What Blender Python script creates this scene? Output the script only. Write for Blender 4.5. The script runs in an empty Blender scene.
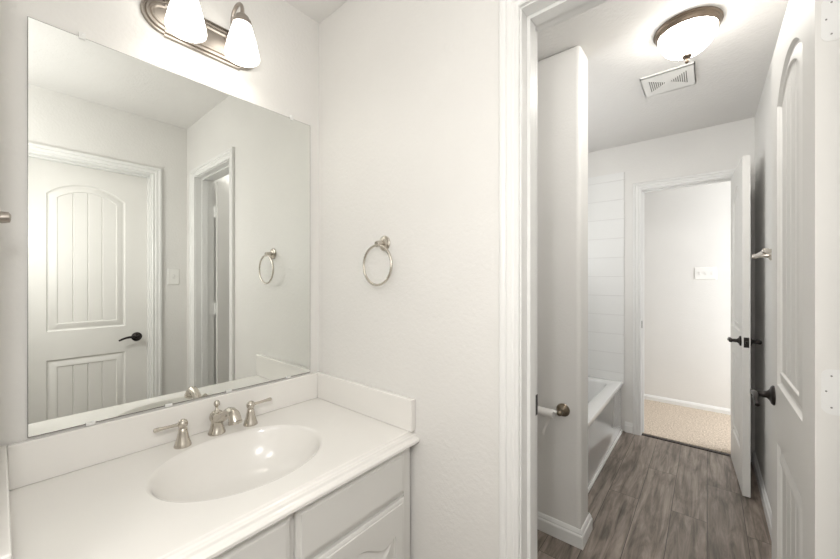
import bpy, bmesh, math, random
from mathutils import Vector, Matrix
random.seed(7)
PI = math.pi
C = bpy.context.scene.collection
SC = bpy.context.scene

# ------------------------------------------------------------------ camera
cam = bpy.data.cameras.new('camera'); co = bpy.data.objects.new('camera', cam); C.objects.link(co)
cam.sensor_width = 36; cam.sensor_fit = 'HORIZONTAL'; cam.lens = 347.6/840*36
cam.clip_start = 0.01
co.location = (0, 0, 1.294); co.rotation_euler = (PI/2, 0, math.radians(39.56))
SC.camera = co

# ------------------------------------------------------------------ world, exposure
w = bpy.data.worlds.new('world'); SC.world = w; w.use_nodes = True
w.node_tree.nodes['Background'].inputs[0].default_value = (0.9, 0.95, 1, 1)
w.node_tree.nodes['Background'].inputs[1].default_value = 0.3
SC.view_settings.view_transform = 'Standard'; SC.view_settings.look = 'None'
SC.view_settings.exposure = 0.16; SC.view_settings.gamma = 1; SC.view_settings.use_curve_mapping = False

def light(name, kind, loc, power, color=(1, 1, 1), rot=(0, 0, 0), size=None, size_y=None, rad=None):
    l = bpy.data.lights.new(name, kind); l.energy = power; l.color = color
    if kind == 'AREA':
        l.size = size
        if size_y: l.shape = 'RECTANGLE'; l.size_y = size_y
    if rad is not None: l.shadow_soft_size = rad
    o = bpy.data.objects.new(name, l); o.location = loc; o.rotation_euler = rot; C.objects.link(o)
    return o
# added fills, ceiling light behind the camera, and hall daylight from the right
light('camera_fill', 'POINT', (-0.10, -0.045, 1.55), 14.6, (1.0, 0.985, 0.965), rad=0.03)  # unseen fill added beside the camera to brighten the mirror wall
light('upward_fill', 'AREA', (-0.20, -0.45, 1.80), 5.5, (0.98, 0.985, 1.0), (math.radians(195), 0, 0), 0.5, 0.5)  # added upward fill that lifts the near ceiling, no known source
light('rear_ceiling_light', 'AREA', (-0.15, -0.80, 2.38), 6, (1.0, 0.98, 0.96), (math.radians(12), 0, 0), 0.5, 0.5)
light('alcove_fill', 'AREA', (-1.30, 1.41, 1.50), 0.6, (0.98, 0.99, 1.0), (math.radians(115), 0, -PI/2), 0.6, 1.2)  # invented fill in the toilet alcove, brightens the far room
light('alcove_top_fill', 'AREA', (0.02, 1.22, 2.36), 5.0, (1.0, 0.985, 0.96), (math.radians(55), 0, math.radians(-6)), 0.3, 0.2)  # made-up fill past the door head, for the far wall and door
light('tub_fill', 'AREA', (-1.30, 2.25, 1.70), 13, (0.98, 0.99, 1.0), (math.radians(108), 0, math.radians(-80)), 1.0, 0.6)  # unseen fill added over the tub to lift the door, walls and ceiling
light('hall_daylight', 'AREA', (1.40, 3.97, 1.35), 29, (0.95, 0.97, 1.0), (PI/2, 0, PI/2), 0.8, 1.8)
# ceiling lamps' own light (the fittings are built below)
light('vanity_lamp_light', 'POINT', (-1.233, 0.366, 2.085), 0.20, (1.0, 0.965, 0.91), rad=0.022)
light('vanity_lamp_light', 'POINT', (-1.233, 0.533, 2.085), 0.20, (1.0, 0.965, 0.91), rad=0.022)

# ------------------------------------------------------------------ materials
def mat(name, col, rough=0.5, metal=0.0, bump=None, coat=0.0, spec=None):
    m = bpy.data.materials.new(name); m.use_nodes = True; n = m.node_tree; b = n.nodes['Principled BSDF']
    b.inputs['Base Color'].default_value = (*col, 1); b.inputs['Roughness'].default_value = rough
    b.inputs['Metallic'].default_value = metal
    if coat: b.inputs['Coat Weight'].default_value = coat; b.inputs['Coat Roughness'].default_value = 0.05
    if spec is not None: b.inputs['Specular IOR Level'].default_value = spec
    # faint procedural variation of tone
    tc = n.nodes.new('ShaderNodeTexCoord')
    nz = n.nodes.new('ShaderNodeTexNoise'); nz.inputs['Scale'].default_value = 6; nz.inputs['Detail'].default_value = 3
    n.links.new(tc.outputs['Object'], nz.inputs['Vector'])
    mx = n.nodes.new('ShaderNodeMix'); mx.data_type = 'RGBA'
    mx.inputs[6].default_value = (*[c*0.975 for c in col], 1); mx.inputs[7].default_value = (*[min(1, c*1.02) for c in col], 1)
    n.links.new(nz.outputs['Fac'], mx.inputs[0]); n.links.new(mx.outputs[2], b.inputs['Base Color'])
    if bump:
        sc, dist, st = bump
        n2 = n.nodes.new('ShaderNodeTexNoise'); n2.inputs['Scale'].default_value = sc; n2.inputs['Detail'].default_value = 4
        n.links.new(tc.outputs['Object'], n2.inputs['Vector'])
        bp = n.nodes.new('ShaderNodeBump'); bp.inputs['Distance'].default_value = dist; bp.inputs['Strength'].default_value = st
        n.links.new(n2.outputs['Fac'], bp.inputs['Height']); n.links.new(bp.outputs['Normal'], b.inputs['Normal'])
    return m
M = {}
M['wall'] = mat('wall_paint', (0.79, 0.777, 0.750), 0.5, bump=(85, 0.003, 0.36))
M['ceil'] = mat('ceiling_paint', (0.79, 0.775, 0.75), 0.7, bump=(60, 0.004, 0.6))
M['trim'] = mat('trim_paint', (0.83, 0.828, 0.81), 0.36)
M['door'] = mat('door_paint', (0.79, 0.777, 0.745), 0.5)
M['cab'] = mat('cabinet_paint', (0.74, 0.73, 0.70), 0.38)
M['marble'] = mat('cultured_marble', (0.845, 0.825, 0.79), 0.16, coat=0.3)
M['tub'] = mat('tub_enamel', (0.84, 0.84, 0.83), 0.08, coat=0.5)
M['nickel'] = mat('brushed_nickel', (0.60, 0.56, 0.50), 0.27, 1.0)
M['pewter'] = mat('aged_nickel', (0.42, 0.38, 0.34), 0.34, 1.0)
M['bronze'] = mat('dark_bronze', (0.035, 0.03, 0.028), 0.32, 0.7)
M['ringbronze'] = mat('warm_bronze', (0.17, 0.132, 0.10), 0.35, 0.8)
M['antique'] = mat('antique_bronze', (0.26, 0.215, 0.16), 0.3, 0.9)
M['plate'] = mat('white_plastic', (0.86, 0.85, 0.82), 0.3)
M['clear'] = mat('clear_plastic', (0.80, 0.80, 0.78), 0.15)
M['dark'] = mat('dark_gap', (0.03, 0.03, 0.03), 0.8)
M['duct'] = mat('vent_duct', (0.22, 0.20, 0.18), 0.7)
M['screw'] = mat('screw_steel', (0.25, 0.24, 0.23), 0.4, 0.9)
M['paper'] = mat('tissue', (0.82, 0.80, 0.77), 0.9)
M['caulk'] = mat('caulk', (0.78, 0.77, 0.74), 0.5)
M['thresh'] = mat('threshold_strip', (0.05, 0.042, 0.04), 0.5)

def mirror_mat():
    m = mat('mirror_silver', (0.80, 0.815, 0.79), 0.0, 1.0); return m
M['mirror'] = mirror_mat()
def glow(name, col, strength, base):
    m = mat(name, base, 0.25); b = m.node_tree.nodes['Principled BSDF']
    b.inputs['Emission Color'].default_value = (*col, 1); b.inputs['Emission Strength'].default_value = strength
    return m
M['shade'] = glow('frosted_shade_glass', (1.0, 0.965, 0.90), 3.3, (0.85, 0.84, 0.80))
M['dome'] = glow('alabaster_dome_glass', (1.0, 0.965, 0.91), 17, (0.85, 0.84, 0.80))

def floor_mat():
    m = bpy.data.materials.new('dark_oak_vinyl'); m.use_nodes = True; n = m.node_tree; b = n.nodes['Principled BSDF']
    L = n.links.new
    tc = n.nodes.new('ShaderNodeTexCoord')
    mp = n.nodes.new('ShaderNodeMapping'); mp.inputs['Rotation'].default_value = (0, 0, PI/2); L(tc.outputs['Object'], mp.inputs['Vector'])
    br = n.nodes.new('ShaderNodeTexBrick'); L(mp.outputs['Vector'], br.inputs['Vector'])
    br.inputs['Scale'].default_value = 1; br.inputs['Brick Width'].default_value = 1.2; br.inputs['Row Height'].default_value = 0.155
    br.inputs['Mortar Size'].default_value = 0.0014; br.inputs['Mortar Smooth'].default_value = 0.3; br.offset = 0.37
    br.inputs['Color1'].default_value = (0, 0, 0, 1); br.inputs['Color2'].default_value = (1, 1, 1, 1); br.inputs['Mortar'].default_value = (0.5, 0.5, 0.5, 1)
    # per-plank shift of the grain
    ad = n.nodes.new('ShaderNodeVectorMath'); ad.operation = 'MULTIPLY_ADD'
    L(br.outputs['Color'], ad.inputs[0]); ad.inputs[1].default_value = (3.1, 7.3, 2.0); L(tc.outputs['Object'], ad.inputs[2])
    st = n.nodes.new('ShaderNodeMapping'); st.inputs['Scale'].default_value = (26, 2.2, 1); L(ad.outputs[0], st.inputs['Vector'])
    g = n.nodes.new('ShaderNodeTexNoise'); g.inputs['Scale'].default_value = 1.3; g.inputs['Detail'].default_value = 8; g.inputs['Roughness'].default_value = 0.65; g.inputs['Distortion'].default_value = 0.6
    L(st.outputs[0], g.inputs['Vector'])
    st2 = n.nodes.new('ShaderNodeMapping'); st2.inputs['Scale'].default_value = (9, 2.6, 1); L(ad.outputs[0], st2.inputs['Vector'])
    k = n.nodes.new('ShaderNodeTexNoise'); k.inputs['Scale'].default_value = 1.2; k.inputs['Detail'].default_value = 4; k.inputs['Distortion'].default_value = 0.8
    L(st2.outputs[0], k.inputs['Vector'])
    r1 = n.nodes.new('ShaderNodeValToRGB'); L(g.outputs['Fac'], r1.inputs[0])
    e = r1.color_ramp.elements; e[0].position = 0.28; e[0].color = (0.058, 0.045, 0.036, 1); e[1].position = 0.68; e[1].color = (0.39, 0.325, 0.275, 1)
    r2 = n.nodes.new('ShaderNodeValToRGB'); L(k.outputs['Fac'], r2.inputs[0])
    e = r2.color_ramp.elements; e[0].position = 0.30; e[0].color = (0.48, 0.47, 0.46, 1); e[1].position = 0.48; e[1].color = (1, 1, 1, 1)
    mu = n.nodes.new('ShaderNodeMix'); mu.data_type = 'RGBA'; mu.blend_type = 'MULTIPLY'; mu.inputs[0].default_value = 0.8
    L(r1.outputs[0], mu.inputs[6]); L(r2.outputs[0], mu.inputs[7])
    tv = n.nodes.new('ShaderNodeMapRange'); L(br.outputs['Color'], tv.inputs[0]); tv.inputs[3].default_value = 0.88; tv.inputs[4].default_value = 1.15
    mt = n.nodes.new('ShaderNodeVectorMath'); mt.operation = 'SCALE'; L(mu.outputs[2], mt.inputs[0]); L(tv.outputs[0], mt.inputs['Scale'])
    mm = n.nodes.new('ShaderNodeMix'); mm.data_type = 'RGBA'; L(br.outputs['Fac'], mm.inputs[0]); L(mt.outputs[0], mm.inputs[6]); mm.inputs[7].default_value = (0.035, 0.03, 0.027, 1)
    L(mm.outputs[2], b.inputs['Base Color'])
    b.inputs['Roughness'].default_value = 0.38
    bp = n.nodes.new('ShaderNodeBump'); bp.inputs['Distance'].default_value = 0.001; bp.inputs['Strength'].default_value = 0.35
    L(g.outputs['Fac'], bp.inputs['Height']); L(bp.outputs[0], b.inputs['Normal'])
    return m
M['floor'] = floor_mat()
def carpet_mat():
    m = bpy.data.materials.new('beige_carpet'); m.use_nodes = True; n = m.node_tree; b = n.nodes['Principled BSDF']; L = n.links.new
    tc = n.nodes.new('ShaderNodeTexCoord'); a = n.nodes.new('ShaderNodeTexNoise'); a.inputs['Scale'].default_value = 90; a.inputs['Detail'].default_value = 6
    L(tc.outputs['Object'], a.inputs['Vector'])
    r = n.nodes.new('ShaderNodeValToRGB'); e = r.color_ramp.elements; e[0].position = 0.35; e[0].color = (0.42, 0.34, 0.26, 1); e[1].position = 0.65; e[1].color = (0.76, 0.66, 0.55, 1)
    L(a.outputs['Fac'], r.inputs[0]); L(r.outputs[0], b.inputs['Base Color']); b.inputs['Roughness'].default_value = 1
    bp = n.nodes.new('ShaderNodeBump'); bp.inputs['Distance'].default_value = 0.006; L(a.outputs['Fac'], bp.inputs['Height']); L(bp.outputs[0], b.inputs['Normal'])
    return m
M['carpet'] = carpet_mat()
def tile_mat():
    m = bpy.data.materials.new('white_wall_tile'); m.use_nodes = True; n = m.node_tree; b = n.nodes['Principled BSDF']; L = n.links.new
    tc = n.nodes.new('ShaderNodeTexCoord'); sp = n.nodes.new('ShaderNodeSeparateXYZ'); L(tc.outputs['Object'], sp.inputs[0])
    a = n.nodes.new('ShaderNodeMath'); a.operation = 'ADD'; L(sp.outputs[0], a.inputs[0]); L(sp.outputs[1], a.inputs[1])
    cb = n.nodes.new('ShaderNodeCombineXYZ'); L(a.outputs[0], cb.inputs[0]); L(sp.outputs[2], cb.inputs[1])
    br = n.nodes.new('ShaderNodeTexBrick'); L(cb.outputs[0], br.inputs['Vector']); br.inputs['Scale'].default_value = 1
    br.inputs['Brick Width'].default_value = 1.6; br.inputs['Row Height'].default_value = 0.165; br.inputs['Mortar Size'].default_value = 0.0022
    br.inputs['Color1'].default_value = (0.84, 0.84, 0.825, 1); br.inputs['Color2'].default_value = (0.85, 0.85, 0.835, 1); br.inputs['Mortar'].default_value = (0.76, 0.755, 0.74, 1)
    L(br.outputs['Color'], b.inputs['Base Color']); b.inputs['Roughness'].default_value = 0.18
    bp = n.nodes.new('ShaderNodeBump'); bp.invert = True; bp.inputs['Distance'].default_value = 0.001; L(br.outputs['Fac'], bp.inputs['Height']); L(bp.outputs[0], b.inputs['Normal'])
    return m
M['tile'] = tile_mat()

# ------------------------------------------------------------------ mesh helpers
class MB:
    def __init__(s): s.v = []; s.f = []
    def quadgrid(s, rows, closed=False, caps=False):
        """rows: list of loops (lists of points) of equal length"""
        b = len(s.v); n = len(rows[0])
        for r in rows: s.v += [tuple(p) for p in r]
        for i in range(len(rows)-1):
            for j in range(n if closed else n-1):
                k = (j+1) % n
                s.f.append((b+i*n+j, b+i*n+k, b+(i+1)*n+k, b+(i+1)*n+j))
        if caps:
            s.f.append(tuple(b+j for j in range(n))[::-1]); s.f.append(tuple(b+(len(rows)-1)*n+j for j in range(n)))
    def box(s, x0, x1, y0, y1, z0, z1):
        s.quadgrid([[(x0, y0, z), (x1, y0, z), (x1, y1, z), (x0, y1, z)] for z in (z0, z1)], True, True)
    def lathe(s, prof, origin=(0, 0, 0), axis='Z', n=32, cap=True):
        rows = []
        for r, h in prof:
            row = []
            for i in range(n):
                a = 2*PI*i/n; p = (r*math.cos(a), r*math.sin(a), h)
                row.append(p)
            rows.append(row)
        A = axis if isinstance(axis, Matrix) else {'Z': Matrix.Identity(3), 'X': Matrix(((0, 0, 1), (1, 0, 0), (0, 1, 0))), '-X': Matrix(((0, 0, -1), (1, 0, 0), (0, -1, 0))), 'Y': Matrix(((1, 0, 0), (0, 0, 1), (0, -1, 0))), '-Y': Matrix(((1, 0, 0), (0, 0, -1), (0, 1, 0))), '-Z': Matrix(((1, 0, 0), (0, -1, 0), (0, 0, -1)))}[axis]
        o = Vector(origin)
        rows = [[o + A @ Vector(p) for p in r] for r in rows]
        s.quadgrid(rows, True, cap)
    def tube(s, pts, rad, n=14, cap=True):
        pts = [Vector(p) for p in pts]; rads = rad if isinstance(rad, (list, tuple)) else [rad]*len(pts)
        rows = []; up = None
        for i, p in enumerate(pts):
            t = (pts[min(i+1, len(pts)-1)] - pts[max(i-1, 0)]).normalized()
            if up is None:
                up = Vector((0, 0, 1)) if abs(t.z) < 0.9 else Vector((1, 0, 0))
            a = (up - t*up.dot(t)).normalized(); up = a; bb = t.cross(a)
            rows.append([p + (a*math.cos(2*PI*k/n) + bb*math.sin(2*PI*k/n))*rads[i] for k in range(n)])
        s.quadgrid(rows, True, cap)
    def torus(s, c, R, r, normal='Y', n=48, m=10, squash=1):
        rows = []
        for i in range(n+1):
            a = 2*PI*i/n; row = []
            for j in range(m):
                b = 2*PI*j/m; q = (R + r*math.cos(b)); x, z, y = q*math.cos(a), q*math.sin(a), r*math.sin(b)*squash
                row.append((c[0]+x, c[1]+y, c[2]+z) if normal == 'Y' else (c[0]+x, c[1]+z, c[2]+y))
            rows.append(row)
        s.quadgrid(rows, True)
    def build(s, name, m, parent=None, smooth=None, bevel=None, tag=None):
        me = bpy.data.meshes.new(name); me.from_pydata(s.v, [], s.f); me.update()
        bm = bmesh.new(); bm.from_mesh(me); bmesh.ops.remove_doubles(bm, verts=bm.verts, dist=1e-6)
        bmesh.ops.recalc_face_normals(bm, faces=bm.faces)
        if smooth:
            for f in bm.faces: f.smooth = True
            for e in bm.edges:
                if len(e.link_faces) == 2 and e.calc_face_angle(0) > math.radians(smooth): e.smooth = False
        bm.to_mesh(me); bm.free()
        me.materials.append(m)
        o = bpy.data.objects.new(name, me); C.objects.link(o)
        if parent: o.parent = parent
        if bevel:
            bv = o.modifiers.new('bevel', 'BEVEL'); bv.width = bevel; bv.segments = 3; bv.limit_method = 'ANGLE'; bv.angle_limit = math.radians(40)
            for f in me.polygons: f.use_smooth = False
        return o
def tag(o, label=None, cat=None, group=None, kind=None):
    if label: o['label'] = label
    if cat: o['category'] = cat
    if group: o['group'] = group
    if kind: o['kind'] = kind
    return o
def thing(name, loc, label, cat, group=None, rz=0, kind=None):
    o = bpy.data.objects.new(name, None); C.objects.link(o); o.location = loc; o.rotation_euler = (0, 0, rz); o.empty_display_size = 0.05
    return tag(o, label, cat, group, kind)
def sub(o, name, loc, parent, rz=0):
    return o
def rebase(parent_loc, mb):
    mb.v = [(a-parent_loc[0], b-parent_loc[1], c-parent_loc[2]) for a, b, c in mb.v]; return mb

# ------------------------------------------------------------------ key dimensions
XA, XO, XR = -1.339, 0.396, 0.259      # mirror wall, opposite wall, far bath right wall
YB, YB2 = 0.912, 1.030                 # wall with the doorway (near face, far face)
YC, YC2 = 3.395, 3.510                 # far wall with the hall door
YD = 4.42                              # hall wall
H = 2.44
ZT = 2.037                             # clear height of door openings
BX0, BX1 = -0.393, 0.207               # doorway B clear opening
FX0, FX1 = -0.420, 0.178               # doorway C clear opening
OY0, OY1 = 0.053, 0.692                # door in the opposite wall
J = 0.018
T = 0.12

def structure(name, mb, m, label, cat='wall', **k):
    o = mb.build(name, m, **k); tag(o, label, cat, kind='structure'); return o

# ------------------------------------------------------------------ shell
mb = MB(); mb.box(XA-T, 0.52, -1.55, 3.43, -0.1, 0)
structure('floor', mb, M['floor'], 'dark grey brown wood plank floor running through both bathroom rooms', 'floor')
mb = MB(); mb.box(-1.6, 1.6, 3.43, YD, -0.1, 0.012)
structure('floor_hall', mb, M['carpet'], 'beige carpet in the hall beyond the open far door', 'floor')
mb = MB(); mb.box(-1.62, 1.62, -1.55, YD+T, H, H+0.1)
structure('ceiling', mb, M['ceil'], 'off-white textured ceiling', 'ceiling')
mb = MB(); mb.box(XA-T, XA, -0.13, YC, 0, H)
structure('wall_left', mb, M['wall'], 'off-white textured wall behind the mirror and vanity')
mb = MB()
mb.box(XA, BX0-J, YB, YB2, 0, H); mb.box(BX0-J, BX1+J, YB, YB2, ZT+J, H); mb.box(BX1+J, XO, YB, YB2, 0, H)
structure('wall_front', mb, M['wall'], 'off-white textured wall with the towel ring and the doorway', bevel=None)
mb = MB()
mb.box(XO, XO+T, -1.55, OY0-J, 0, H); mb.box(XO, XO+T, OY0-J, OY1+J, ZT+J, H); mb.box(XO, XO+T, OY1+J, YB2+0.02, 0, H)
structure('wall_right', mb, M['wall'], 'off-white wall with the closed door, seen in the mirror')
mb = MB(); mb.box(XA, -0.795, -0.127, -0.007, 0, H)
structure('wall_vanity_end', mb, M['wall'], 'off-white wall end at the left of the vanity')
mb = MB(); mb.box(-0.915, -0.795, -1.55, -0.127, 0, H)
structure('wall_behind_left', mb, M['wall'], 'off-white wall behind the camera on the left')
mb = MB(); mb.box(-0.795, XO, -1.55, -1.43, 0, H)
structure('wall_back', mb, M['wall'], 'off-white wall behind the camera')
mb = MB(); mb.box(XR, XR+T+0.02, YB2+0.02, YC, 0, H); mb.box(XR, XO, YB2, YB2+0.02, 0, H)
structure('wall_far_right', mb, M['wall'], 'off-white right wall of the tub room with the towel bar')
mb = MB()
mb.box(-1.6, FX0-J, YC, YC2, 0, H); mb.box(FX0-J, FX1+J, YC, YC2, ZT+J, H); mb.box(FX1+J, 1.6, YC, YC2, 0, H)
structure('wall_far', mb, M['wall'], 'off-white far wall of the tub room around the hall doorway')
mb = MB(); mb.box(-1.6, 1.6, YD, YD+T, 0, H)
structure('wall_hall', mb, M['wall'], 'off-white hall wall with a triple switch plate')
mb = MB(); mb.box(-1.62, -1.6, YC, YD+T, 0, H); structure('wall_hall_left', mb, M['wall'], 'left end wall of the hall')
mb = MB(); mb.box(1.6, 1.62, YC, YD+T, 0, H); structure('wall_hall_right', mb, M['wall'], 'right end wall of the hall')
PX, PY0, PY1 = -0.4717, 1.79, 1.945
mb = MB(); mb.box(XA, PX, PY0, PY1, 0, H)
structure('wall_partition', mb, M['wall'], 'short off-white partition wall ending beside the bathtub', bevel=0.02)
mb = MB()
mb.box(XA, -0.545, YC-0.009, YC, 0.40, 2.21); mb.box(XA, XA+0.009, PY1, YC-0.009, 0.40, 2.21); mb.box(XA+0.009, -0.545, PY1, PY1+0.009, 0.40, 2.21)
structure('wall_tile', mb, M['tile'], 'glossy white tile surround above the bathtub', 'tile')

# ------------------------------------------------------------------ jambs, casings, baseboards
CAS = [(0.0, 0.0), (0.0, 0.009), (0.003, 0.011), (0.009, 0.011), (0.012, 0.008), (0.016, 0.009), (0.020, 0.0125), (0.030, 0.0135), (0.036, 0.0115), (0.038, 0.0155), (0.043, 0.0175), (0.052, 0.0175), (0.056, 0.014), (0.056, 0.0)]
def casing_mb(mb, a0, a1, face, out, axis, zt=ZT, rev=0.004, w1=None):
    """axis 'X': opening spans x a0..a1 on plane y=face; out = direction the casing stands off"""
    rows = []
    for k in range(4):
        row = []
        for wd, d in CAS:
            wr = wd if w1 is None else wd*w1/0.056
            if k == 0: q, z = a0-rev-wd, 0.0
            elif k == 1: q, z = a0-rev-wd, zt+rev+wd
            elif k == 2: q, z = a1+rev+wr, zt+rev+wd
            else: q, z = a1+rev+wr, 0.0
            row.append((q, face+out*d, z) if axis == 'X' else (face+out*d, q, z))
        rows.append(row)
    mb.quadgrid(rows, True, True)
def jamb_mb(mb, a0, a1, f0, f1, axis, stop0, stop1, zt=ZT):
    def bx(q0, q1, r0, r1, z0, z1):
        if axis == 'X': mb.box(q0, q1, r0, r1, z0, z1)
        else: mb.box(r0, r1, q0, q1, z0, z1)
    bx(a0-J, a0, f0, f1, 0, zt+J); bx(a1, a1+J, f0, f1, 0, zt+J); bx(a0, a1, f0, f1, zt, zt+J)
    s = 0.010
    bx(a0, a0+s, stop0, stop1, 0, zt); bx(a1-s, a1, stop0, stop1, 0, zt); bx(a0+s, a1-s, stop0, stop1, zt-s, zt)
mb = MB(); jamb_mb(mb, BX0, BX1, YB, YB2, 'X', 0.950, 0.990)
tr1 = structure('trim_1', mb, M['trim'], 'white painted jamb of the near doorway', 'door frame', bevel=0.0012)
mb = MB(); casing_mb(mb, BX0, BX1, YB, -1, 'X', w1=0.088); casing_mb(mb, BX0, BX1, YB2, 1, 'X', w1=0.046)
structure('trim_2', mb, M['trim'], 'white moulded casing around the near doorway', 'door casing')
mb = MB(); jamb_mb(mb, FX0, FX1, YC, YC2, 'X', 3.435, 3.470)
tr3 = structure('trim_3', mb, M['trim'], 'white painted jamb of the far hall doorway', 'door frame', bevel=0.0012)
mb = MB(); casing_mb(mb, FX0, FX1, YC, -1, 'X'); casing_mb(mb, FX0, FX1, YC2, 1, 'X')
structure('trim_4', mb, M['trim'], 'white moulded casing around the far hall doorway', 'door casing')
mb = MB(); jamb_mb(mb, OY0, OY1, XO, XO+T, 'Y', XO+0.034, XO+0.069)
structure('trim_5', mb, M['trim'], 'white jamb of the closed door seen in the mirror', 'door frame', bevel=0.0012)
mb = MB(); casing_mb(mb, OY0, OY1, XO, -1, 'Y')
structure('trim_6', mb, M['trim'], 'white moulded casing around the closed door in the mirror', 'door casing')
mb = MB(); mb.box(BX0-0.0005, BX0+0.0012, 1.004, 1.028, 0.890, 0.950)
mb.build('strike_plate', M['bronze'], tr1)['label'] = 'dark bronze strike plate'
mb = MB(); mb.box(FX0-0.0005, FX0+0.0015, 3.400, 3.428, 0.890, 0.950)
mb.build('strike_plate', M['bronze'], tr3)['label'] = 'dark bronze strike plate'
mb = MB(); mb.box(FX0, FX1, 3.400, 3.432, 0, 0.007)
structure('trim_7', mb, M['thresh'], 'thin dark transition strip between plank floor and hall carpet', 'threshold', bevel=0.002)

BB = [(0, 0), (0.014, 0), (0.014, 0.055), (0.012, 0.060), (0.009, 0.063), (0.009, 0.070), (0.006, 0.078), (0.003, 0.084), (0, 0.085)]
def baseboard(name, path, side, label, z0=0, k=1.0, zk=1.0):
    """path: xy polyline along the wall face; side +1/-1: left/right of travel is the room"""
    P = [Vector(p) for p in path]; rows = []
    for i, p in enumerate(P):
        ns = []
        for a, b in ((i-1, i), (i, i+1)):
            if a >= 0 and b < len(P):
                d = (P[b]-P[a]).normalized(); ns.append(Vector((-d.y, d.x))*side)
        n = ns[0] if len(ns) == 1 else (ns[0]+ns[1]) / (1+ns[0].dot(ns[1]))
        rows.append([(p.x+n.x*o*k, p.y+n.y*o*k, z0+z*zk) for o, z in BB])
    mb = MB(); mb.quadgrid(rows, True, True)
    return structure(name, mb, M['trim'], label, 'baseboard')
baseboard('baseboard_partition', [(XA, PY0), (PX, PY0), (PX, PY1), (-0.54, PY1)], -1, 'white moulded baseboard wrapping the end of the partition wall')
baseboard('baseboard_far', [(-0.540, YC), (FX0-0.062, YC)], -1, 'short white baseboard between bathtub and hall door casing')
baseboard('baseboard_right', [(XR, YB2+0.03), (XR, YC)], 1, 'white baseboard along the right wall behind the open doors')
baseboard('baseboard_hall', [(-1.6, YD), (1.6, YD)], -1, 'white baseboard along the hall wall above the carpet', 0.012, 1, 0.62)
baseboard('baseboard_front', [(-0.775, YB), (BX0-0.062, YB)], -1, 'white baseboard between vanity and near doorway')
baseboard('baseboard_side', [(XO, OY1+0.062), (XO, YB)], 1, 'short white baseboard beside the closed door')

# ------------------------------------------------------------------ doors
DT = 0.035
def arch(x, x0, x1, zs, rise, d):
    hw = (x1-x0)/2; R = (hw*hw+rise*rise)/(2*rise); xc = (x0+x1)/2; zc = zs+rise-R
    return zc + math.sqrt(max((R-d)**2-(x-xc)**2, 0))
def leaf_mb(W, Hh, t, x0, x1, low, up, rise, planks=4):
    """two-panel plank door leaf: local x 0..W (hinge at 0), y centred, z 0..Hh; low=(z0,z1) up=(z0,spring)"""
    mb = MB()
    us = set(i/28 for i in range(29)); gr = [i/planks for i in range(1, planks)]
    us = sorted([u for u in us if all(abs(u-g) > 0.02 for g in gr)] + [g+e for g in gr for e in (-0.014, 0, 0.014)])
    PROF = [(0, 0), (0.003, 0.005), (0.007, 0.0080), (0.014, 0.0085), (0.017, 0.0070), (0.042, 0.0010), (0.046, 0.0010), (0.049, 0.0055)]
    for s in (1, -1):
        def P(x, dep, z): return (x, s*(t/2-dep), z)
        zb = [0, low[0], low[1], up[0], up[1], Hh]
        for xa, xb in ((0, x0), (x1, W)):
            mb.quadgrid([[P(xa, 0, z), P(xb, 0, z)] for z in zb])
        X = [x0+u*(x1-x0) for u in us]
        mb.quadgrid([[P(x, 0, 0) for x in X], [P(x, 0, low[0]) for x in X]])
        mb.quadgrid([[P(x, 0, low[1]) for x in X], [P(x, 0, up[0]) for x in X]])
        mb.quadgrid([[P(x, 0, arch(x, x0, x1, up[1], rise, 0)) for x in X], [P(x, 0, Hh) for x in X]])
        for kind in (0, 1):
            prev = None
            for d, dep in PROF:
                xs = [x0+d+u*(x1-x0-2*d) for u in us]
                if kind == 0: bot = [P(x, dep, low[0]+d) for x in xs]; top = [P(x, dep, low[1]-d) for x in xs]
                else: bot = [P(x, dep, up[0]+d) for x in xs]; top = [P(x, dep, arch(x, x0, x1, up[1], rise, d)) for x in xs]
                loop = bot + top[::-1]
                if prev: mb.quadgrid([prev, loop], True)
                prev = loop; B, Tp = bot, top
            # planked field with v grooves
            def fld(row): return [(p[0], p[1]-s*(0.0045 if any(abs(u-g) < 1e-6 for g in gr) else 0), p[2]) for p, u in zip(row, us)]
            mb.quadgrid([B, [(p[0], p[1], p[2]+0.004) for p in fld(B)], [(p[0], p[1], p[2]-0.004) for p in fld(Tp)], Tp])
    for z in (0, Hh):
        X = [0, x0] + [x0+u*(x1-x0) for u in us] + [x1, W]
        mb.quadgrid([[(x, -t/2, z) for x in X], [(x, t/2, z) for x in X]])
    for x in (0, W):
        mb.quadgrid([[(x, -t/2, z), (x, t/2, z)] for z in [0, low[0], low[1], up[0], up[1], Hh]])
    return mb
def lever(parent, x, z, side, t, toward=-1):
    """lever handle on one face of the leaf (side = +1/-1 local y), pointing along local x"""
    y = side*t/2
    mb = MB(); ax = 'Y' if side > 0 else '-Y'
    # lathe axis helpers map +h to +Y ('Y') or -Y
    mb.lathe([(0.001, 0), (0.031, 0), (0.031, 0.004), (0.027, 0.008), (0.021, 0.010), (0.016, 0.013), (0.011, 0.018), (0.010, 0.040), (0.013, 0.043), (0.013, 0.052), (0.009, 0.056), (0.001, 0.057)], (x, y, z), ax, 28)
    yy = y+side*0.048
    n = 12; pts = []; rad = []
    for i in range(n+1):
        u = i/n; pts.append((x+toward*0.105*u, yy, z+0.008*math.sin(u*PI*1.0)-0.012*u*u)); rad.append(0.0095-0.0035*u)
    mb.tube(pts, rad)
    o = mb.build('door_handle', M['bronze'], parent, smooth=50)
    o['label'] = 'dark bronze lever handle'
    return o
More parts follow.
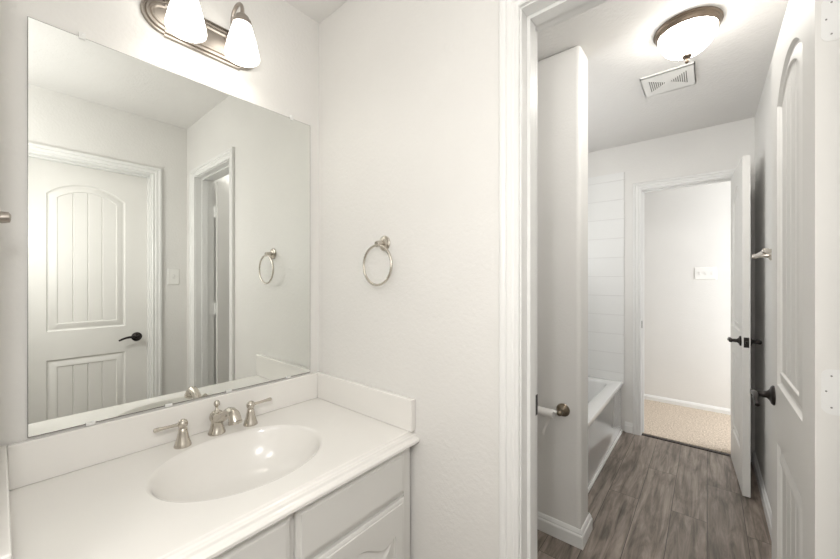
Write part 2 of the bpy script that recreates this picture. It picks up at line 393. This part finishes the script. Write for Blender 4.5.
def hinge(parent, z, edge_y_t, m, W, inside):
    """hinge leaf let into the hinge edge (local x=0), plus knuckle; inside = local y side of the knuckle"""
    mb = MB(); n = 8; y0, y1 = -inside*0.0095, inside*DT/2; r = 0.014
    pts = []
    for (cy, cz, a0) in ((y0+inside*r, z+0.0445-r, 90), (y0+inside*r, z-0.0445+r, 180)):
        for i in range(n+1):
            a = math.radians(a0+i*90/n); pts.append((cy+inside*r*math.cos(a), cz+r*math.sin(a)))
    pts += [(y1, z-0.0445), (y1, z+0.0445)]
    mb.quadgrid([[(0.0005, p[0], p[1]) for p in pts], [(-0.0012, p[0], p[1]) for p in pts]], True, True)
    mb.tube([(-0.003, y1+inside*0.004, z-0.0445), (-0.003, y1+inside*0.004, z+0.0445)], 0.0048, 12)
    h = mb.build('hinge', M['trim'], parent); h['label'] = 'white painted hinge'
    ms = MB()
    for sy, sz in ((0.004, 0.031), (-0.003, 0.0), (0.004, -0.031)):
        ms.lathe([(0.0004, 0.0), (0.0017, 0.0), (0.0015, 0.0006), (0.0002, 0.0008)], (-0.0012, inside*sy, z+sz), '-X', 10)
    ms.build('screw', m, h)
    return h
LOW, UP, RISE = (0.235, 0.785), (0.962, 1.820), 0.082
def door(name, hinge_loc, rz, W, label, inside, toward=-1, handles=(1, -1), hinges=True, x0=None, hz=0.912, hx=0.062):
    p = thing(name, hinge_loc, label, 'door', rz=rz, kind='structure')
    x0 = x0 or 0.120
    leaf_mb(W, 2.020, DT, x0, W-x0, LOW, UP, RISE).build('door_leaf', M['door'], p, smooth=25)
    for s in handles: lever(p, W-hx, hz, s, DT)
    mb = MB(); mb.box(W-0.0003, W+0.0012, -0.012, 0.012, 0.882, 0.942); mb.box(W, W+0.010, -0.006, 0.006, 0.904, 0.920)
    mb.build('latch', M['bronze'], p, bevel=0.0008)['label'] = 'dark bronze latch plate on the door edge'
    if hinges:
        for z in (0.20, 1.065, 1.800): hinge(p, z, DT/2, M['screw'], W, inside)
    return p
def jamb_leaf(p):
    for z in (0.20, 1.065, 1.800):
        mb = MB(); mb.box(-0.050, -0.004, -0.0232, -0.0218, z-0.0445, z+0.0445)
        mb.build('hinge', M['trim'], p, bevel=0.0004)['label'] = 'white painted hinge leaf on the jamb'
# near door: leaf runs from y=1.036 to 1.646 at x 0.167..0.202 (local +x -> world +y ; local +y -> world -x)
d1 = door('door_1', (0.1845, 1.043, 0.008), PI/2, 0.610, 'open white arched plank-panel door at right edge, nearest the camera', -1)
jamb_leaf(d1)
# far door: hinge at (0.150,3.385), free edge towards (0.178,2.82)
a = math.atan2(-0.570, 0.030)
door('door_2', (0.1495, 3.389, 0.008), a, 0.572, 'white door standing open against the right wall beside the hall doorway', 1, x0=0.115)
# closed door in the opposite wall, hinge at low y; leaf face flush near the wall plane
door('door_3', (XO+0.0880, OY0+0.003, 0.008), PI/2, OY1-OY0-0.006, 'closed white arched plank-panel door reflected in the mirror', 1, handles=(1,), x0=0.128, hz=0.880, hx=0.066)

# ------------------------------------------------------------------ vanity top
ZC = 0.775
VY0, VY1 = -0.005, 0.911
SX, SY, SA, SB = -1.050, 0.463, 0.190, 0.234
vt = thing('marble_countertop', (SX, SY, 0), 'cream cultured marble vanity top with moulded front edge and oval sink', 'countertop')
def vb(mb, name, m, **k): return rebase((SX, SY, 0), mb).build(name, m, vt, **k)
mb = MB()
X0, X1, Y0, Y1 = XA+0.001, -0.795, VY0, VY1
angs = sorted(set([2*PI*i/96 for i in range(96)] + [math.atan2(y-SY, x-SX) % (2*PI) for x in (X0, X1) for y in (Y0, Y1)]))
def rectpt(a):
    c, s = math.cos(a), math.sin(a); t = 1e9
    if abs(c) > 1e-9: t = min(t, ((X1 if c > 0 else X0)-SX)/c)
    if abs(s) > 1e-9: t = min(t, ((Y1 if s > 0 else Y0)-SY)/s)
    return (SX+c*t, SY+s*t, ZC)
def ell(a, k, z, dx=0):
    c, s = math.cos(a), math.sin(a); r = 1/math.sqrt((c/SA)**2+(s/SB)**2)*k
    return (SX+c*r+dx, SY+s*r, z)
mb.quadgrid([[rectpt(a) for a in angs], [ell(a, 1, ZC) for a in angs]], True)
prof = [(-0.795, ZC), (-0.789, ZC), (-0.786, ZC-0.0015), (-0.7845, ZC-0.006), (-0.781, ZC-0.009), (-0.774, ZC-0.0095), (-0.770, ZC-0.011), (-0.7685, ZC-0.017), (-0.765, ZC-0.020), (-0.759, ZC-0.0215), (-0.7555, ZC-0.0255), (-0.7555, ZC-0.033), (-0.759, ZC-0.037), (-0.800, ZC-0.037)]
mb.quadgrid([[(x, Y0, z) for x, z in prof], [(x, Y1, z) for x, z in prof]])
mb.f.append(tuple(range(len(mb.v), len(mb.v)+len(prof)+2))); mb.v += [(x, Y1, z) for x, z in prof] + [(X0, Y1, ZC-0.037), (X0, Y1, ZC)]
mb.f.append(tuple(range(len(mb.v), len(mb.v)+len(prof)+2))); mb.v += [(x, Y0, z) for x, z in prof] + [(X0, Y0, ZC-0.037), (X0, Y0, ZC)]
vb(mb, 'slab', M['marble'])
mb = MB(); rings = [(1, 0, 0), (0.985, -0.0008, 0), (0.965, -0.004, 0), (0.945, -0.012, 0), (0.91, -0.030, 0), (0.86, -0.055, 0), (0.79, -0.080, 0), (0.69, -0.102, -0.004), (0.55, -0.118, -0.01), (0.38, -0.128, -0.016), (0.22, -0.133, -0.02), (0.12, -0.135, -0.024)]
mb.quadgrid([[ell(a, k, ZC+z, dx) for a in angs] for k, z, dx in rings], True)
vb(mb, 'basin', M['marble'], smooth=60)
mb = MB(); mb.lathe([(0.027, -0.002), (0.026, 0.001), (0.019, 0.002), (0.018, -0.003), (0.001, -0.004)], (SX-0.024, SY, ZC-0.133), n=24)
vb(mb, 'drain', M['nickel'], smooth=40)['label'] = 'nickel drain ring'
mb = MB(); mb.box(XA+0.001, -1.319, 0.0125, VY1, ZC, 0.885); vb(mb, 'backsplash', M['marble'], bevel=0.003)
mb = MB(); mb.box(-1.3185, -0.773, 0.889, VY1, ZC, 0.885); vb(mb, 'side_splash', M['marble'], bevel=0.003)
mb = MB(); mb.box(XA+0.001, -0.800, VY0, 0.012, ZC, 0.885); vb(mb, 'side_splash', M['marble'], bevel=0.003)

# ------------------------------------------------------------------ vanity cabinet
vc = thing('vanity_cabinet', (-1.05, 0.45, 0), 'white painted vanity cabinet under the marble top', 'cabinet')
def cb(mb, name, m=None, **k): return rebase((-1.05, 0.45, 0), mb).build(name, m or M['cab'], vc, **k)
mb = MB(); zt = ZC-0.0375; xb = XA+0.002
mb.box(xb, -0.812, 0.0, 0.016, 0.0, zt); mb.box(xb, -0.812, 0.884, 0.900, 0.0, zt); mb.box(xb, xb+0.008, 0.016, 0.884, 0.0, zt)
mb.box(xb+0.008, -0.812, 0.016, 0.884, 0.095, 0.111); mb.box(-0.868, -0.860, 0.016, 0.884, 0.0, 0.095)
for y0, y1, z0, z1 in ((0.0, 0.040, 0.095, zt), (0.860, 0.900, 0.095, zt), (0.440, 0.476, 0.140, 0.560), (0.440, 0.476, 0.600, 0.700), (0.040, 0.860, 0.700, zt), (0.040, 0.860, 0.560, 0.600), (0.040, 0.860, 0.095, 0.140)): mb.box(-0.812, -0.792, y0, y1, z0, z1)
cb(mb, 'cabinet_body', bevel=0.0015)
mb = MB(); mb.box(-0.792, -0.788, 0.868, 0.900, 0.095, ZC-0.0375)
cb(mb, 'corner_strip', bevel=0.001)
def front_mb(y0, y1, z0, z1, base=-0.7915):
    mb = MB(); rows = []
    for ins, d in ((0, 0), (0, 0.010), (0.004, 0.013), (0.011, 0.0145), (0.013, 0.017), (0.018, 0.0175)):
        rows.append([(base+d, y0+ins, z0+ins), (base+d, y1-ins, z0+ins), (base+d, y1-ins, z1-ins), (base+d, y0+ins, z1-ins)])
    mb.quadgrid(rows, True, True); return mb
cb(front_mb(0.465, 0.862, 0.585, 0.722), 'drawer_front')
cb(front_mb(0.020, 0.450, 0.585, 0.722), 'drawer_front')
def cabdoor(y0, y1, z0, z1, base=-0.7915):
    mb = MB(); n = 40; us = [i/n for i in range(n+1)]; st = 0.046; D = 0.0175
    c = (y0+y1)/2; hw = (y1-y0)/2-st
    def top(y, d):
        s = min(abs(y-c)/hw, 1); zt = z1-0.115
        zz = zt + 0.046*(0.5+0.5*math.cos(PI*min(s/0.72, 1))) + 0.014*max(0, (s-0.72)/0.28)**1.6
        return zz-d
    # outer edge
    rows = []
    for ins, d in ((0, 0), (0, 0.010), (0.004, 0.013), (0.011, 0.0145), (0.013, 0.017), (0.018, D)):
        rows.append([(base+d, y0+ins, z0+ins), (base+d, y1-ins, z0+ins), (base+d, y1-ins, z1-ins), (base+d, y0+ins, z1-ins)])
    mb.quadgrid(rows, True)
    mb.f.append(tuple(range(len(mb.v), len(mb.v)+4))); mb.v += rows[0]
    i0, i1, k0, k1 = y0+0.018, y1-0.018, z0+0.018, z1-0.018
    pa, pb = y0+st, y1-st; q0 = z0+st
    X = base+D
    mb.quadgrid([[(X, i0, k0), (X, pa, k0)], [(X, i0, k1), (X, pa, k1)]]); mb.quadgrid([[(X, pb, k0), (X, i1, k0)], [(X, pb, k1), (X, i1, k1)]])
    ys = [pa+u*(pb-pa) for u in us]
    mb.quadgrid([[(X, y, k0) for y in ys], [(X, y, q0) for y in ys]])
    mb.quadgrid([[(X, y, top(y, 0)) for y in ys], [(X, y, k1) for y in ys]])
    prev = None
    for d, dep in ((0, 0), (0.002, 0.005), (0.007, 0.007), (0.010, 0.0065), (0.032, 0.001), (0.034, 0.0005)):
        yy = [pa+d+u*(pb-pa-2*d) for u in us]
        bot = [(X-dep, y, q0+d) for y in yy]; tp = [(X-dep, y, top(pa+u*(pb-pa), d)) for y, u in zip(yy, us)]
        loop = bot+tp[::-1]
        if prev: mb.quadgrid([prev, loop], True)
        prev = loop
    mb.quadgrid([bot, tp])
    return mb
cb(cabdoor(0.465, 0.862, 0.130, 0.568), 'cabinet_door', smooth=25)
cb(cabdoor(0.020, 0.450, 0.130, 0.568), 'cabinet_door', smooth=25)

# ------------------------------------------------------------------ faucet
fx, fy = -1.279, 0.469
fc = thing('bathroom_faucet', (fx, fy, ZC), 'brushed nickel widespread faucet with two lever handles behind the sink', 'faucet')
mb = MB()
mb.lathe([(0.001, 0), (0.0265, 0), (0.0268, 0.003), (0.0235, 0.010), (0.0195, 0.025), (0.0175, 0.038), (0.0182, 0.040), (0.0182, 0.043), (0.0215, 0.048), (0.0225, 0.056), (0.0205, 0.066), (0.0150, 0.073), (0.0080, 0.077), (0.0045, 0.082), (0.0040, 0.089), (0.001, 0.090)], (0, 0, 0), n=36)
mb.build('spout_body', M['nickel'], fc, smooth=45)
mb = MB()
pts = [(0.004, 0, 0.056), (0.020, 0, 0.056), (0.039, 0, 0.061), (0.060, 0, 0.072), (0.080, 0, 0.086), (0.099, 0, 0.096), (0.117, 0, 0.099), (0.131, 0, 0.095), (0.140, 0, 0.086), (0.144, 0, 0.076)]
mb.tube(pts, [0.0180, 0.0175, 0.0160, 0.0145, 0.0135, 0.0138, 0.0150, 0.0168, 0.0180, 0.0185], 24)
mb.tube([(0.1438, 0, 0.078), (0.1455, 0, 0.070)], [0.0200, 0.0200], 24)
mb.build('spout', M['nickel'], fc, smooth=50)
mb = MB(); mb.lathe([(0.001, 0.088), (0.0045, 0.089), (0.0085, 0.094), (0.0098, 0.100), (0.0080, 0.106), (0.0045, 0.110), (0.001, 0.111)], n=20)
mb.build('finial', M['nickel'], fc, smooth=50)
for hy, s in ((0.365, -1), (0.574, 1)):
    mb = MB(); ox, oy = -1.262-fx, hy-fy
    mb.lathe([(0.001, 0), (0.0235, 0), (0.0238, 0.003), (0.0205, 0.012), (0.0155, 0.030), (0.0125, 0.046), (0.0118, 0.054), (0.0095, 0.056), (0.0095, 0.058), (0.0118, 0.060), (0.0138, 0.066), (0.0138, 0.073), (0.0110, 0.079), (0.0050, 0.083), (0.001, 0.084)], (ox, oy, 0), n=28)
    h = mb.build('faucet_handle', M['nickel'], fc, smooth=45)
    mb = MB(); mb.tube([(ox, oy+s*0.010, 0.070), (ox, oy+s*0.030, 0.070), (ox+0.002, oy+s*0.055, 0.0715), (ox+0.003, oy+s*0.066, 0.072), (ox+0.003, oy+s*0.074, 0.072), (ox+0.003, oy+s*0.076, 0.072)], [0.0052, 0.0045, 0.0050, 0.0064, 0.0060, 0.002], 14)
    mb.build('lever', M['nickel'], h, smooth=50)

# ------------------------------------------------------------------ mirror + clips
MY0, MY1, MZ0, MZ1 = 0.047, 0.862, 0.892, 1.963
mr = thing('wall_mirror', (XA, 0.455, MZ0), 'large frameless wall mirror above the vanity backsplash', 'mirror')
mb = MB(); mb.box(XA+0.0008, XA+0.0058, MY0, MY1, MZ0, MZ1)
rebase((XA, 0.455, MZ0), mb).build('mirror_glass', M['mirror'], mr)
mb = MB()
e = 0.0012
mb.box(XA+0.0003, XA+0.0054, MY1, MY1+e, MZ0, MZ1); mb.box(XA+0.0003, XA+0.0054, MY0-e, MY0, MZ0, MZ1)
mb.box(XA+0.0003, XA+0.0054, MY0-e, MY1+e, MZ1, MZ1+e); mb.box(XA+0.0003, XA+0.0054, MY0-e, MY1+e, MZ0-0.0024, MZ0)
rebase((XA, 0.455, MZ0), mb).build('mirror_edge', M['screw'], mr)['label'] = 'dark thin edge of the mirror glass'
for y, z in ((0.146, MZ1), (0.775, MZ1), (0.163, MZ0), (0.346, MZ0), (0.528, MZ0), (0.760, MZ0)):
    s = 1 if z == MZ1 else -1
    mb = MB()
    if s > 0:
        mb.box(XA+0.0006, XA+0.009, y-0.007, y+0.007, z-0.005, z+0.013)
        mb.lathe([(0.003, 0), (0.003, 0.001), (0.001, 0.002)], (XA+0.009, y, z+0.007), 'X', 10)
    else: mb.box(XA+0.0056, XA+0.0105, y-0.010, y+0.010, z-0.003, z+0.004); mb.box(XA+0.0006, XA+0.0105, y-0.010, y+0.010, z-0.006, z-0.0013)
    c = rebase((XA, 0.455, MZ0), mb).build('mirror_clip', M['clear'], mr, bevel=0.0012); c['label'] = 'clear plastic mirror clip'

# ------------------------------------------------------------------ vanity light
LY, LZ = 0.450, 2.131
DZ = 0.026
vl = thing('vanity_light', (XA, LY, LZ), 'two-shade vanity wall light with oval ribbed pewter backplate above the mirror', 'wall light')
def plate_loop(ins, d):
    pts = []; hl, hh, sx = 0.176, 0.063, 0.118
    hh2 = hh-0.006
    def lobe(side):
        o = []
        for i in range(25):
            a = -PI/2+PI*i/24
            o.append((side*(sx-0.004+max(hl-sx+0.004-ins, 0.001)*math.cos(a)), side*(hh2-ins)*math.sin(a)))
        return o
    n = 10
    r = lobe(1); l = lobe(-1)
    top = [(sx-0.002-2*(sx-0.002)*i/n, hh-ins) for i in range(n+1)]
    bot = [(-(sx-0.002)+2*(sx-0.002)*i/n, -(hh-ins)) for i in range(n+1)]
    pts = r+top+l+bot
    return [(d, y, z) for y, z in pts]
mb = MB()
mb.quadgrid([plate_loop(i, d) for i, d in ((0, 0.0005), (0, 0.006), (0.002, 0.009), (0.006, 0.010), (0.008, 0.006), (0.010, 0.006), (0.013, 0.013), (0.018, 0.0145), (0.021, 0.010), (0.023, 0.010), (0.026, 0.015), (0.030, 0.0155), (0.034, 0.011), (0.036, 0.011))], True, True)
mb.build('backplate', M['pewter'], vl, smooth=30)
for sy in (0.366, 0.533):
    y = sy-LY; dx = 0.106
    mb = MB(); mb.lathe([(0.001, 0), (0.021, 0), (0.021, 0.004), (0.015, 0.010), (0.009, 0.014), (0.001, 0.015)], (0.010, y, 0.022), 'X', 24)
    pts = []
    for i in range(15):
        a = PI - PI*i/14
        pts.append((0.065+0.041*math.cos(a), y, 0.062+DZ+0.038*math.sin(a)))
    pts = [(0.020, y, 0.022), (0.026, y, 0.035)] + pts + [(dx, y, 0.050+DZ)]
    mb.tube(pts, 0.0062, 12)
    ar = mb.build('lamp_arm', M['pewter'], vl, smooth=50)
    mb = MB(); mb.lathe([(0.006, 0.052), (0.011, 0.050), (0.013, 0.045), (0.021, 0.040), (0.0235, 0.032), (0.028, 0.028), (0.0305, 0.020), (0.0310, 0.012), (0.029, 0.012), (0.028, 0.020)], (dx, y, DZ), n=32)
    mb.build('shade_cap', M['pewter'], vl, smooth=40)
    mb = MB(); P = [(0.0275, 0.022), (0.0285, 0.014), (0.0355, -0.010), (0.0450, -0.045), (0.0525, -0.080), (0.0545, -0.094), (0.0535, -0.100), (0.050, -0.103), (0.048, -0.101), (0.050, -0.094), (0.042, -0.045), (0.0325, -0.010), (0.025, 0.014)]
    mb.lathe(P, (dx, y, DZ), n=40, cap=False)
    mb.build('lamp_shade', M['shade'], vl, smooth=60)['label'] = 'glowing frosted white glass shade'

# ------------------------------------------------------------------ ceiling light (bath)
cl = thing('ceiling_light', (-0.071, 1.990, H), 'flush-mount ceiling light with bronze ring and glowing white glass dome', 'ceiling light')
mb = MB(); mb.lathe([(0.001, 0), (0.124, 0), (0.1265, -0.005), (0.1265, -0.010), (0.122, -0.014), (0.122, -0.019), (0.1175, -0.024), (0.1165, -0.029), (0.111, -0.034), (0.108, -0.030), (0.001, -0.020)], n=64)
mb.build('mounting_ring', M['ringbronze'], cl, smooth=40)['label'] = 'bronze ribbed ring'
mb = MB(); P = []
for i in range(17):
    a = PI/2*i/16; P.append((0.1085*math.cos(a)**0.85+0.0005, -0.031-0.096*math.sin(a)**1.15))
mb.lathe(P, n=64, cap=False)
mb.build('glass_dome', M['dome'], cl, smooth=60)['label'] = 'glowing white glass dome'
mb = MB(); mb.lathe([(0.001, -0.129), (0.019, -0.131), (0.018, -0.136), (0.011, -0.140), (0.006, -0.144), (0.0055, -0.149), (0.008, -0.153), (0.008, -0.159), (0.004, -0.164), (0.001, -0.165)], n=28)
mb.build('finial', M['ringbronze'], cl, smooth=45)['label'] = 'bronze centre finial'

# ------------------------------------------------------------------ ceiling vent
vx0, vx1, vy0, vy1 = -0.296, -0.050, 2.325, 2.570
av = thing('air_vent', ((vx0+vx1)/2, (vy0+vy1)/2, H), 'white square ceiling air vent with two triangles of slots behind the ceiling light', 'air vent')
hw, hd = (vx1-vx0)/2, (vy1-vy0)/2
mb = MB(); th = 0.012
def slab(x0, x1, y0, y1): mb.box(x0, x1, y0, y1, -th, -th+0.003)
ix, iy = hw-0.034, hd-0.050
slab(-hw, -ix, -hd, hd); slab(ix, hw, -hd, hd)
ns = 8; pitch = (ix-0.012)/ns
slab(-0.012, 0.012, -hd, hd)
for s in (-1, 1):
    for i in range(ns):
        a0 = 0.012+i*pitch; ln = iy*(i+1)/ns
        m0, m1 = a0+pitch*0.30, a0+pitch*0.72
        for (p, q, full) in ((a0, m0, True), (m0, m1, False), (m1, a0+pitch, True)):
            xa, xb = (s*p, s*q) if s > 0 else (s*q, s*p)
            if full: slab(xa, xb, -hd, hd)
            else: slab(xa, xb, ln, hd); slab(xa, xb, -hd, -ln)
mb.box(-hw, hw, -hd, -hd+0.004, -th, 0); mb.box(-hw, hw, hd-0.004, hd, -th, 0); mb.box(-hw, -hw+0.004, -hd, hd, -th, 0); mb.box(hw-0.004, hw, -hd, hd, -th, 0)
mb.build('grille', M['plate'], av)
mb = MB(); mb.box(-hw+0.01, hw-0.01, -hd+0.01, hd-0.01, -0.004, -0.001); mb.build('duct_opening', M['duct'], av)

# ------------------------------------------------------------------ towel ring
tr = thing('towel_ring', (-0.922, YB, 1.428), 'brushed nickel towel ring on the wall right of the mirror', 'towel ring')
mb = MB(); mb.lathe([(0.001, 0.0005), (0.028, 0.0005), (0.0285, 0.004), (0.026, 0.007), (0.021, 0.008), (0.020, 0.012), (0.014, 0.015), (0.001, 0.016)], (0, 0, 0), '-Y', 32)
mb.build('rosette', M['nickel'], tr, smooth=35)
mb = MB(); mb.tube([(0, -0.012, 0), (0, -0.024, 0), (0, -0.036, -0.002), (0, -0.044, -0.005)], [0.010, 0.0085, 0.0095, 0.009], 18)
mb.torus((0, -0.040, -0.006), 0.008, 0.0035, 'Y', 20, 8)
mb.build('post', M['nickel'], tr, smooth=50)
mb = MB(); mb.torus((0, -0.040, -0.082), 0.072, 0.0044, 'Y', 72, 12)
mb.build('ring', M['nickel'], tr, smooth=60)

# ------------------------------------------------------------------ robe hook tip at far left
rh = thing('robe_hook', (-1.02, -0.007, 1.410), 'small nickel hook peeking in at the left edge of the photo', 'hook')
mb = MB(); mb.lathe([(0.001, 0.0003), (0.016, 0.0003), (0.015, 0.003), (0.006, 0.004)], (0, 0, 0), 'Y', 20)
mb.tube([(0, 0.002, 0.0), (0, 0.012, 0.001), (0, 0.019, 0.002), (0, 0.0215, 0.002)], [0.0110, 0.0110, 0.0100, 0.005], 14)
mb.build('hook', M['pewter'], rh, smooth=50)

# ------------------------------------------------------------------ light switches
def switch(name, loc, n, label, face, wdt, hgt):
    """face: '-Y' plate on a wall facing -Y; '-X' on a wall facing -X"""
    p = thing(name, loc, label, 'light switch', rz=0 if face == '-Y' else -PI/2)
    mb = MB(); rows = []
    for ins, d in ((0, 0.0003), (0, 0.003), (0.003, 0.0055), (0.006, 0.006)):
        rows.append([(-wdt/2+ins, -d, -hgt/2+ins), (wdt/2-ins, -d, -hgt/2+ins), (wdt/2-ins, -d, hgt/2-ins), (-wdt/2+ins, -d, hgt/2-ins)])
    mb.quadgrid(rows, True, True); mb.build('switch_plate', M['plate'], p)
    for i in range(n):
        x = (i-(n-1)/2)*0.046
        mb = MB(); mb.box(x-0.0085, x+0.0085, -0.0072, -0.006, -0.017, 0.017); mb.box(x-0.004, x+0.004, -0.016, -0.007, -0.002, 0.009)
        mb.build('toggle', M['caulk'], p, bevel=0.0008)
    return p
switch('light_switch', (-0.014, YD, 1.355), 3, 'white triple toggle switch plate on the hall wall', '-Y', 0.168, 0.122)
switch('light_switch', (XO, 0.826, 1.315), 1, 'white single toggle switch plate beside the closed door, reflected in the mirror', '-X', 0.074, 0.118)

# ------------------------------------------------------------------ towel bar on right wall
tb = thing('towel_bar', (XR, 2.35, 1.418), 'brushed nickel towel bar on the right wall between the two open doors', 'towel bar')
mb = MB(); mb.tube([(-0.062, -0.235, 0), (-0.062, 0.235, 0)], 0.0085, 16)
mb.build('bar', M['nickel'], tb, smooth=50)
for s in (-1, 1):
    mb = MB(); mb.lathe([(0.001, 0.0005), (0.024, 0.0005), (0.024, 0.004), (0.019, 0.008), (0.011, 0.012), (0.0085, 0.022), (0.0085, 0.050), (0.012, 0.054), (0.0135, 0.062), (0.012, 0.070), (0.006, 0.075), (0.001, 0.076)], (0, s*0.222, 0), '-X', 24)
    mb.build('bracket', M['nickel'], tb, smooth=45)

# ------------------------------------------------------------------ toilet paper holder + empty roll
tp = thing('toilet_paper_holder', (-0.633, PY0, 0.645), 'antique bronze toilet paper holder on the partition wall', 'toilet paper holder')
for s in (-1, 1):
    mb = MB(); mb.lathe([(0.001, 0.0005), (0.032, 0.0005), (0.0325, 0.004), (0.029, 0.008), (0.026, 0.007), (0.022, 0.010), (0.018, 0.014), (0.012, 0.018), (0.009, 0.026), (0.009, 0.045), (0.013, 0.050), (0.014, 0.058), (0.011, 0.066), (0.004, 0.070), (0.001, 0.070)], (s*0.080, 0, 0), '-Y', 32)
    mb.build('bracket', M['antique'], tp, smooth=40)
mb = MB(); mb.tube([(-0.070, -0.057, 0), (0.070, -0.057, 0)], 0.008, 16)
mb.build('roller', M['plate'], tp, smooth=50)['label'] = 'white plastic roller'
ro = thing('toilet_paper_roll', (-0.633, PY0-0.057, 0.632), 'almost empty white toilet roll with a scrap of tissue hanging down', 'toilet roll')
mb = MB(); mb.lathe([(0.0195, -0.052), (0.0215, -0.052), (0.0215, 0.052), (0.0195, 0.052), (0.0195, -0.052)], (0, 0, 0), 'X', 28, cap=False)
mb.build('tube', M['paper'], ro, smooth=50)
mb = MB(); rows = []
for i in range(9):
    u = i/8; wd = 0.020*(1-0.6*u)+0.004*math.sin(u*9); cx = 0.030-0.018*u+0.004*math.sin(u*6)
    zz = -0.012-0.092*u; yy = -0.021+0.004*math.sin(u*5)
    rows.append([(cx-wd/2, yy, zz), (cx+wd/2, yy-0.002, zz), (cx+wd/2, yy-0.0014, zz), (cx-wd/2, yy+0.0006, zz)])
mb.quadgrid(rows, True, True)
mb.build('tissue_scrap', M['paper'], ro)

# ------------------------------------------------------------------ bathtub
TX0, TX1, TY0, TY1, TZ = XA+0.010, -0.553, PY1+0.010, YC-0.010, 0.426
bt = thing('bathtub', ((TX0+TX1)/2, (TY0+TY1)/2, 0), 'glossy white alcove bathtub behind the partition wall', 'bathtub')
o = ((TX0+TX1)/2, (TY0+TY1)/2, 0)
def rr(x0, x1, y0, y1, r, z, n=8):
    pts = []
    for cx, cy, a0 in ((x1-r, y1-r, 0), (x0+r, y1-r, 90), (x0+r, y0+r, 180), (x1-r, y0+r, 270)):
        for i in range(n+1):
            a = math.radians(a0+90*i/n); pts.append((cx+r*math.cos(a), cy+r*math.sin(a), z))
    return pts
mb = MB()
R = [rr(TX0, TX1-0.012, TY0, TY1, 0.004, 0.0), rr(TX0, TX1-0.012, TY0, TY1, 0.004, TZ-0.045), rr(TX0, TX1-0.004, TY0, TY1, 0.005, TZ-0.038), rr(TX0, TX1, TY0, TY1, 0.006, TZ-0.028), rr(TX0, TX1, TY0, TY1, 0.006, TZ-0.010), rr(TX0+0.003, TX1-0.003, TY0+0.003, TY1-0.003, 0.006, TZ-0.002), rr(TX0+0.010, TX1-0.010, TY0+0.010, TY1-0.010, 0.010, TZ),
     rr(TX0+0.06, TX1-0.085, TY0+0.09, TY1-0.085, 0.10, TZ), rr(TX0+0.066, TX1-0.092, TY0+0.096, TY1-0.091, 0.10, TZ-0.004), rr(TX0+0.072, TX1-0.100, TY0+0.105, TY1-0.097, 0.10, TZ-0.020), rr(TX0+0.10, TX1-0.125, TY0+0.16, TY1-0.13, 0.12, TZ-0.20), rr(TX0+0.12, TX1-0.145, TY0+0.20, TY1-0.16, 0.12, TZ-0.33), rr(TX0+0.16, TX1-0.18, TY0+0.26, TY1-0.22, 0.10, TZ-0.36), rr(TX0+0.3, TX1-0.32, TY0+0.5, TY1-0.5, 0.03, TZ-0.365)]
mb.quadgrid(R, True); b0 = len(mb.v); mb.v += R[-1]; mb.f.append(tuple(range(b0, b0+len(R[-1]))))
rebase(o, mb).build('tub_shell', M['tub'], bt, smooth=50)
mb = MB(); mb.box(TX1-0.0125, TX1-0.003, TY0, TY1, 0.0, 0.016); mb.box(TX1-0.0125, TX1-0.001, TY0, TY1, 0.0, 0.010)
rebase(o, mb).build('apron_strip', M['trim'], bt, bevel=0.002)
